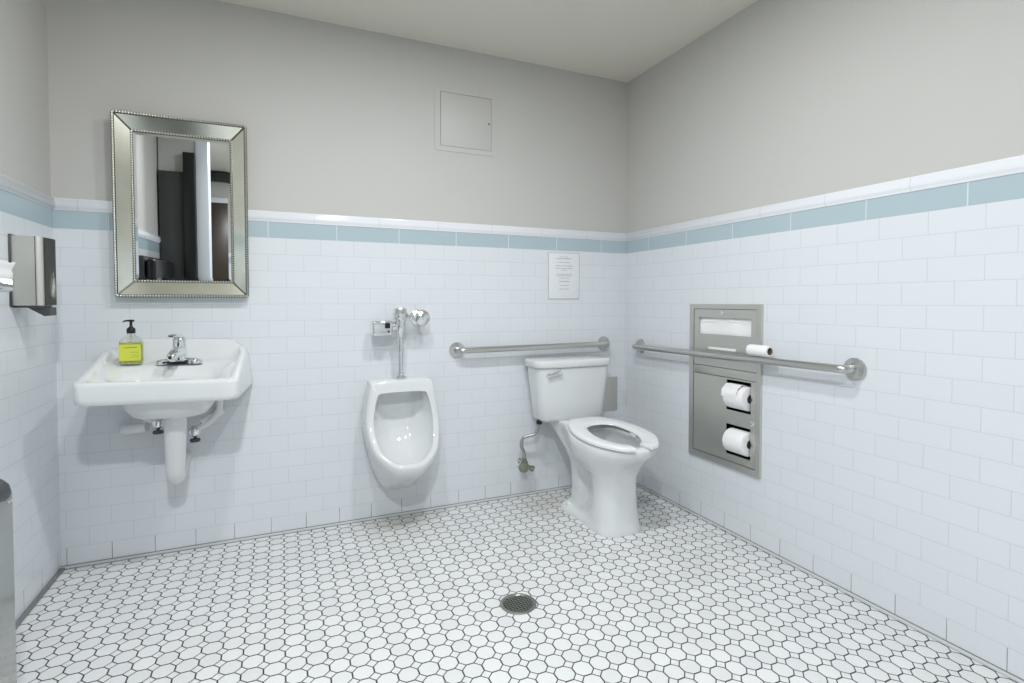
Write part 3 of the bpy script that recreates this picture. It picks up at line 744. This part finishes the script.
grab_bar('long satin steel grab bar on the right wall crossing the steel cabinet', (W, -.158, .852), (W, -1.452, .866), (-1, 0, 0))

# ------------------------------------------------------------------ recessed steel cabinet on the right wall
def make_cabinet():
    y0, y1, z0, z1 = -1.0340, -0.5830, .321, 1.107
    t = thing('paper_cabinet', 'recessed brushed steel restroom cabinet with two roll openings in the right wall', 'paper dispenser', (W, -.80, z0))
    def plate(bm, xa, xb, rect, holes):
        """flat plate (thickness xa..xb) on a grid with rectangular holes"""
        ys = sorted({rect[0], rect[1], *[h[0] for h in holes], *[h[1] for h in holes]})
        zs = sorted({rect[2], rect[3], *[h[2] for h in holes], *[h[3] for h in holes]})
        keep = {}
        for i in range(len(ys)-1):
            for j in range(len(zs)-1):
                cy, cz = (ys[i]+ys[i+1])/2, (zs[j]+zs[j+1])/2
                keep[i, j] = not any(h[0] < cy < h[1] and h[2] < cz < h[3] for h in holes)
        vs = {}
        def V(x, i, j):
            if (x, i, j) not in vs: vs[x, i, j] = bm.verts.new((x, ys[i], zs[j]))
            return vs[x, i, j]
        for (i, j), k in keep.items():
            if not k: continue
            bm.faces.new([V(xa, *q) for q in ((i, j), (i+1, j), (i+1, j+1), (i, j+1))])
            bm.faces.new([V(xb, *q) for q in ((i, j), (i, j+1), (i+1, j+1), (i+1, j))])
            for di, dj, e in ((-1, 0, ((i, j), (i, j+1))), (1, 0, ((i+1, j), (i+1, j+1))), (0, -1, ((i, j), (i+1, j))), (0, 1, ((i, j+1), (i+1, j+1)))):
                if not keep.get((i+di, j+dj), False):
                    bm.faces.new([V(xa, *e[0]), V(xa, *e[1]), V(xb, *e[1]), V(xb, *e[0])])
    bm = B(); plate(bm, W-.014, W-.0005, (y0, y1, z0, z1), [(-1.0110, -0.6130, z0+.03, z1-.024)]); obj('frame', bm, M['steel'], t, 30)
    # liner box set into the wall
    bm = B()
    plate(bm, W+.100, W+.104, (HY0+.003, HY1-.003, HZ0+.003, HZ1-.003), [])
    add_box(bm, W+.001, W+.100, HY0+.003, HY0+.006, HZ0+.003, HZ1-.003); add_box(bm, W+.001, W+.100, HY1-.006, HY1-.003, HZ0+.003, HZ1-.003)
    add_box(bm, W+.001, W+.100, HY0+.006, HY1-.006, HZ0+.003, HZ0+.006); add_box(bm, W+.001, W+.100, HY0+.006, HY1-.006, HZ1-.006, HZ1-.003)
    add_box(bm, W+.001, W+.100, HY0+.006, HY1-.006, .772, .776)
    obj('liner', bm, M['steel_dark'], t, 30)
    bm = B(); plate(bm, W-.012, W-.008, (-1.0085, -.6155, .797, 1.0805), [(-0.9780, -0.6480, .957, 1.040)]); ud = obj('upper_door', bm, M['steel'], t, 30)
    bm = B(); plate(bm, W-.012, W-.008, (-1.0085, -.6155, .3535, .752), [(-0.9810, -0.8370, .600, .745), (-0.9810, -0.8370, .388, .532)]); ld = obj('lower_door', bm, M['steel'], t, 30)
    bm = B(); add_box(bm, W-.0115, W-.004, -1.0100, -0.6140, .7545, .7945, .001); obj('middle_rail', bm, M['steel'], t)
    for par, yy, zz in ((ud, -0.8080, 1.064), (ld, -0.9900, .560)):
        bm = B(); add_lathe(bm, (W-.012, yy, zz), (-1, 0, 0), [(.011, 0), (.0115, .003), (.008, .005), (.004, .0045)], 22); obj('lock', bm, M['chrome'], par)
    # folded lip at the window of the upper door
    bm = B(); add_box(bm, W-.016, W-.011, -0.8910, -0.7170, .8815, .893, .0015); obj('slot_label', bm, M['paper'], ud, label='white strip below the window')
    for zc in (.668, .458):
        bm = B(); add_tube(bm, [(W-.012, -0.9830, zc), (W-.012, -0.8340, zc)], .009, 14)
        obj('spindle', bm, M['black'], ld)
    return t
make_cabinet()
# stack of seat covers in the window
b = B()
rings = []
for i in range(15):
    y = -0.9960+.37*i/14; s = math.sin(PI*i/14)
    rings.append([(W+.004+.002*math.sin(i*1.3), y, .935), (W+.0005+.003*math.sin(i*.9), y, 1.0), (W+.002, y, 1.006+.012*s), (W-.001+.002*math.sin(i), y, 1.010+.013*s), (W+.003, y, 1.045), (W+.03, y, 1.05), (W+.03, y, .935)])
add_loft(b, rings)
o = obj('seat_cover_paper', b, M['paper'], loc=(W, -.80, .935)); tag(o, 'white folded paper seat covers in the cabinet window', 'paper')

def paper_roll(label, y0, y1, x, z, R, rc, tail=False, group=None):
    t = thing('toilet_paper_roll', label, 'toilet paper', (x, (y0+y1)/2, z-R), group)
    L = y1-y0
    bm = B()
    add_lathe(bm, (x, y0, z), (0, 1, 0), [(rc, 0), (R-.004, 0), (R-.001, .0015), (R, .005), (R, L-.005), (R-.001, L-.0015), (R-.004, L), (rc, L)], 48, False, False)
    if tail:                                # loose, torn outer sheet lifted off the top of the roll
        rr = []
        for i in range(13):
            a = math.radians(80+i*8); r = R+.001+.007*math.sin(i/12*PI)*(1+.3*math.sin(i*2.1))
            rr.append([(x+(r+dr)*math.cos(a), yy, z+(r+dr)*math.sin(a)) for dr, yy in ((0, y0+.030), (0, y1+.006+.003*math.sin(i*1.7)), (.0012, y1+.006+.003*math.sin(i*1.7)), (.0012, y0+.030))])
        add_loft(bm, rr)
    obj('paper', bm, M['paper'], t)
    bm = B(); add_lathe(bm, (x, y0+.0005, z), (0, 1, 0), [(rc, 0), (rc, L-.001), (rc-.0015, L-.001), (rc-.0015, 0), (rc, 0)], 32, False, False)
    obj('core', bm, M['card'], t, label='cardboard core')
    return t
paper_roll('white toilet paper roll with loose torn sheet in the upper cabinet opening', -.970, -.856, W-.002, .668, .0560, .020, True, 'toilet paper rolls')
paper_roll('smooth white toilet paper roll in the lower cabinet opening', -.972, -.858, W-.004, .458, .0560, .020, False, 'toilet paper rolls')
paper_roll('nearly used-up small white paper roll lying on top of the grab bar', -1.125, -1.017, W-.064, .8640+.0165+.0245, .0240, .016, False, 'toilet paper rolls')

# ------------------------------------------------------------------ small wall things
t = thing('access_panel', 'painted square access panel high on the back wall', 'access panel', (1.778, P, 1.925))
b = B()
for r in ((1.611, 1.641, 1.925, 2.257), (1.935, 1.947, 1.925, 2.257), (1.641, 1.935, 1.925, 1.952), (1.641, 1.935, 2.239, 2.257)):
    add_box(b, r[0], r[1], .0045, P, r[2], r[3])
obj('frame', b, M['panel'], t, 30)
b = B(); add_box(b, 1.644, 1.9335, .0040, P, 1.9535, 2.2365, .0006); pd = obj('door', b, M['panel'], t)
b = B(); add_lathe(b, (1.918, .0040, 2.099), (0, -1, 0), [(.006, 0), (.006, .0015), (.003, .002)], 16); obj('latch', b, M['gap'], pd)
b = B(); add_box(b, 1.6405, 1.9355, .0065, P+.001, 1.9515, 2.2395); obj('gap', b, M['gap'], t)

t = thing('wall_notice', 'laminated white printed notice on the back wall below blue band', 'notice', (2.392, 0, 1.135))
b = B(); add_box(b, 2.286, 2.496, -.0035, -.0008, 1.134, 1.407, .0006); sh = obj('sheet', b, M['sheet'], t)
b = B()
for r in ((2.286, 2.2885, 1.134, 1.407), (2.4935, 2.496, 1.134, 1.407), (2.2885, 2.4935, 1.134, 1.1365), (2.2885, 2.4935, 1.4045, 1.407)):
    add_box(b, r[0], r[1], -.0040, -.0030, r[2], r[3])
obj('laminate_edge', b, M['edge'], t)
for zz, hw, h in ((1.381, .026, .003), (1.370, .048, .0042), (1.349, .040, .003), (1.328, .056, .004), (1.314, .054, .003), (1.304, .018, .003), (1.279, .050, .004), (1.269, .048, .004), (1.256, .034, .003), (1.236, .034, .004), (1.213, .028, .003), (1.192, .032, .003)):
    b = B(); x = 2.391-hw; xs = [x]
    while x < 2.391+hw:              # one printed line: words of uneven length and height, run together at this size
        x2 = min(x+random.uniform(.006, .014), 2.393+hw); k = random.uniform(.8, 1)
        add_loft(b, [[(x, -.0034, zz), (x, -.0039, zz), (x, -.0039, zz+h*k), (x, -.0034, zz+h*k)], [(x2, -.0034, zz), (x2, -.0039, zz), (x2, -.0039, zz+h*k), (x2, -.0034, zz+h*k)]])
        x3 = x2+.003; x = x3
        if x < 2.391+hw: add_loft(b, [[(x2, -.0034, zz), (x2, -.0036, zz), (x2, -.0036, zz+.0006), (x2, -.0034, zz+.0006)], [(x3, -.0034, zz), (x3, -.0036, zz), (x3, -.0036, zz+.0006), (x3, -.0034, zz+.0006)]])
    obj('print_line', b, M['ink'], sh)

t = thing('valve_cover', 'square steel access plate on the back wall half hidden behind the toilet tank', 'cover plate', (2.672, 0, .44))
b = B(); add_box(b, 2.568, 2.772, -.006, .0008, .442, .652, .002); pl = obj('plate', b, M['steel'], t)
b = B(); add_lathe(b, (2.672, -.006, .547), (0, -1, 0), [(.007, 0), (.006, .0015), (.001, .0025)], 16)
obj('screw', b, M['chrome'], pl)

# towel dispenser on the left wall, near the back corner
t = thing('towel_dispenser', 'stainless steel box dispenser on the left wall beside the mirror', 'dispenser', (0, -.36, 1.068))
b = B()
prof = [(.0, -0.394), (.058, -0.394), (.067, -0.394), (.0705, -0.394), (.078, -0.393), (.086, -0.389), (.0905, -0.382), (.0905, -0.312), (0, -0.312)]
add_loft(b, [[(x, y, z) for x, y in prof] for z in (1.104, 1.346)])
obj('cover', b, M['steel'], t, 45)
b = B(); add_loft(b, [[(x, y, z) for x, y in ((.0908, -.383), (.0945, -.379), (.103, -.330), (.103, -.316), (.0908, -.313))] for z in (1.105, 1.343)]); obj('front_panel', b, M['front_dark'], t, 45, label='dark front panel')
b = B(); add_box(b, -.0005, .006, -0.400, -0.307, 1.100, 1.350, .001); obj('back_plate', b, M['steel_dark'], t)
b = B(); add_box(b, .004, .090, -0.390, -0.314, 1.096, 1.104, .001)
add_loft(b, [[(.040, y, 1.097), (.102, y, 1.097), (.102, y, 1.068), (.086, y, 1.066)] for y in (-0.377, -0.317)])
obj('outlet', b, M['steel_dark'], t)
b = B(); add_box(b, .0692, .0712, -.3955, -.3925, 1.105, 1.345); obj('cover_seam', b, M['steel_dark'], t)

# small chrome holder with folded paper, cut by the left edge of the frame
t = thing('towel_holder', 'clear chrome wall cup holder under white paper at the left edge', 'holder', (.045, -.66, 1.145))
b = B(); add_loft(b, [[(.046+(px-.046)*k, -.668+(py+.668)*k2, z) for px, py in rrect(.003, .092, -.745, -.590, .03, 6, 3)] for k, k2, z in ((.80, .86, 1.147), (.93, .95, 1.152), (.98, .99, 1.164), (1, 1, 1.186), (.95, .96, 1.186), (.90, .92, 1.160), (.5, .5, 1.156))])
obj('cup', b, M['chrome'], t)
b = B(); add_box(b, -.0008, .004, -.72, -.62, 1.14, 1.20, .001); obj('bracket', b, M['chrome'], t)
b = B()
rr = []
for k, z in ((.80, 1.1575), (.90, 1.185), (.965, 1.19), (.97, 1.205), (.93, 1.216), (.99, 1.225), (1.08, 1.238), (1.07, 1.2395)):
    rr.append([(max(.0046, .048+(px-.048)*k+.0015*math.sin(i*2.3+z*200)), -.668+(py+.668)*(k if z < 1.187 else k*.99), z+(.0025*math.sin(i*1.9) if z > 1.23 else 0)) for i, (px, py) in enumerate(rrect(.006, .089, -.741, -.594, .022, 6, 4))])
add_loft(b, rr)
o = obj('paper_stack', b, M['paper'], loc=(.048, -.668, 1.1575)); tag(o, 'crumpled white paper standing in the chrome holder at left edge', 'paper')

# waste bin against the left wall
t = thing('waste_bin', 'polished steel waste bin with black liner at lower left edge', 'waste bin', (.12, -1.28, 0))
b = B()
add_loft(b, [[(px, py, z) for px, py in rrect(.012, .248, -1.46, -1.085, .012, 5, 2)] for z in (.001, .650)], cap0=True, cap1=False)
add_loft(b, [[(px, py, z) for px, py in rrect(.012+e, .248-e, -1.46+e, -1.085-e, .012, 5, 2)] for e, z in ((0, .650), (.002, .657), (.006, .660), (.010, .657), (.010, .50))], cap0=False, cap1=True)
obj('body', b, M['steel_can'], t, 50)
b = B()
add_tube(b, [(px, py, .668+.004*math.sin(i*1.7)) for i, (px, py) in enumerate(rrect(.026, .236, -1.44, -1.112, .03, 5, 4))]+[(.20, -1.44, .668)], .025, 12)
obj('liner_rim', b, M['rubber'], t, label='black liner rim')
for yy in (-1.101, -1.113):
    b = B(); add_lathe(b, (.248, yy, .634), (1, 0, 0), [(.0035, 0), (.003, .0015), (.001, .002)], 12); obj('rivet', b, M['bead'], t)

# floor drain
t = thing('floor_drain', 'round steel floor drain set in the octagon tile floor', 'drain', (1.646, -.997, 0))
cx, cy = 1.646, -.997
b = B(); add_lathe(b, (cx, cy, 0), (0, 0, 1), [(.0675, .0002), (.0675, .003), (.064, .0048), (.057, .0044), (.0535, .0005)], 48, False, False); obj('rim', b, M['drain_steel'], t)
b = B(); add_lathe(b, (cx, cy, 0), (0, 0, 1), [(.0545, .0003), (.0545, .0008), (.001, .0009)], 40); obj('sump', b, M['black'], t)
b = B()
for ang in (math.radians(0), math.radians(90)):
    for k in range(-4, 5):
        d = k*.0112; L = math.sqrt(max(0, .0545**2-d*d))
        u = Vector((math.cos(ang), math.sin(ang), 0)); v = Vector((-math.sin(ang), math.cos(ang), 0)); c = Vector((cx, cy, .0026))+v*d
        add_tube(b, [c-u*L, c+u*L], .0015, 6)
obj('grate', b, M['drain_steel'], t)

# ------------------------------------------------------------------ camera
cam = bpy.data.cameras.new('camera'); co = bpy.data.objects.new('camera', cam); COL.objects.link(co)
yaw, pitch = .412, .0272
co.location = (.8531, -2.7525, 1.1178)
co.rotation_euler = (PI/2-pitch, -.0004, -yaw)
cam.sensor_fit = 'HORIZONTAL'; cam.sensor_width = 36
cam.lens = 528.74/1024*36
cam.shift_y = -(341.5-316.13)/1024
cam.clip_start = .02
S.camera = co

# ------------------------------------------------------------------ world + view
w = bpy.data.worlds.new('world'); S.world = w; w.use_nodes = True
w.node_tree.nodes['Background'].inputs[0].default_value = (.05, .05, .05, 1)
S.view_settings.view_transform = 'Standard'; S.view_settings.look = 'None'
S.view_settings.exposure = -0.52; S.view_settings.gamma = 1.0
S.view_settings.use_curve_mapping = False
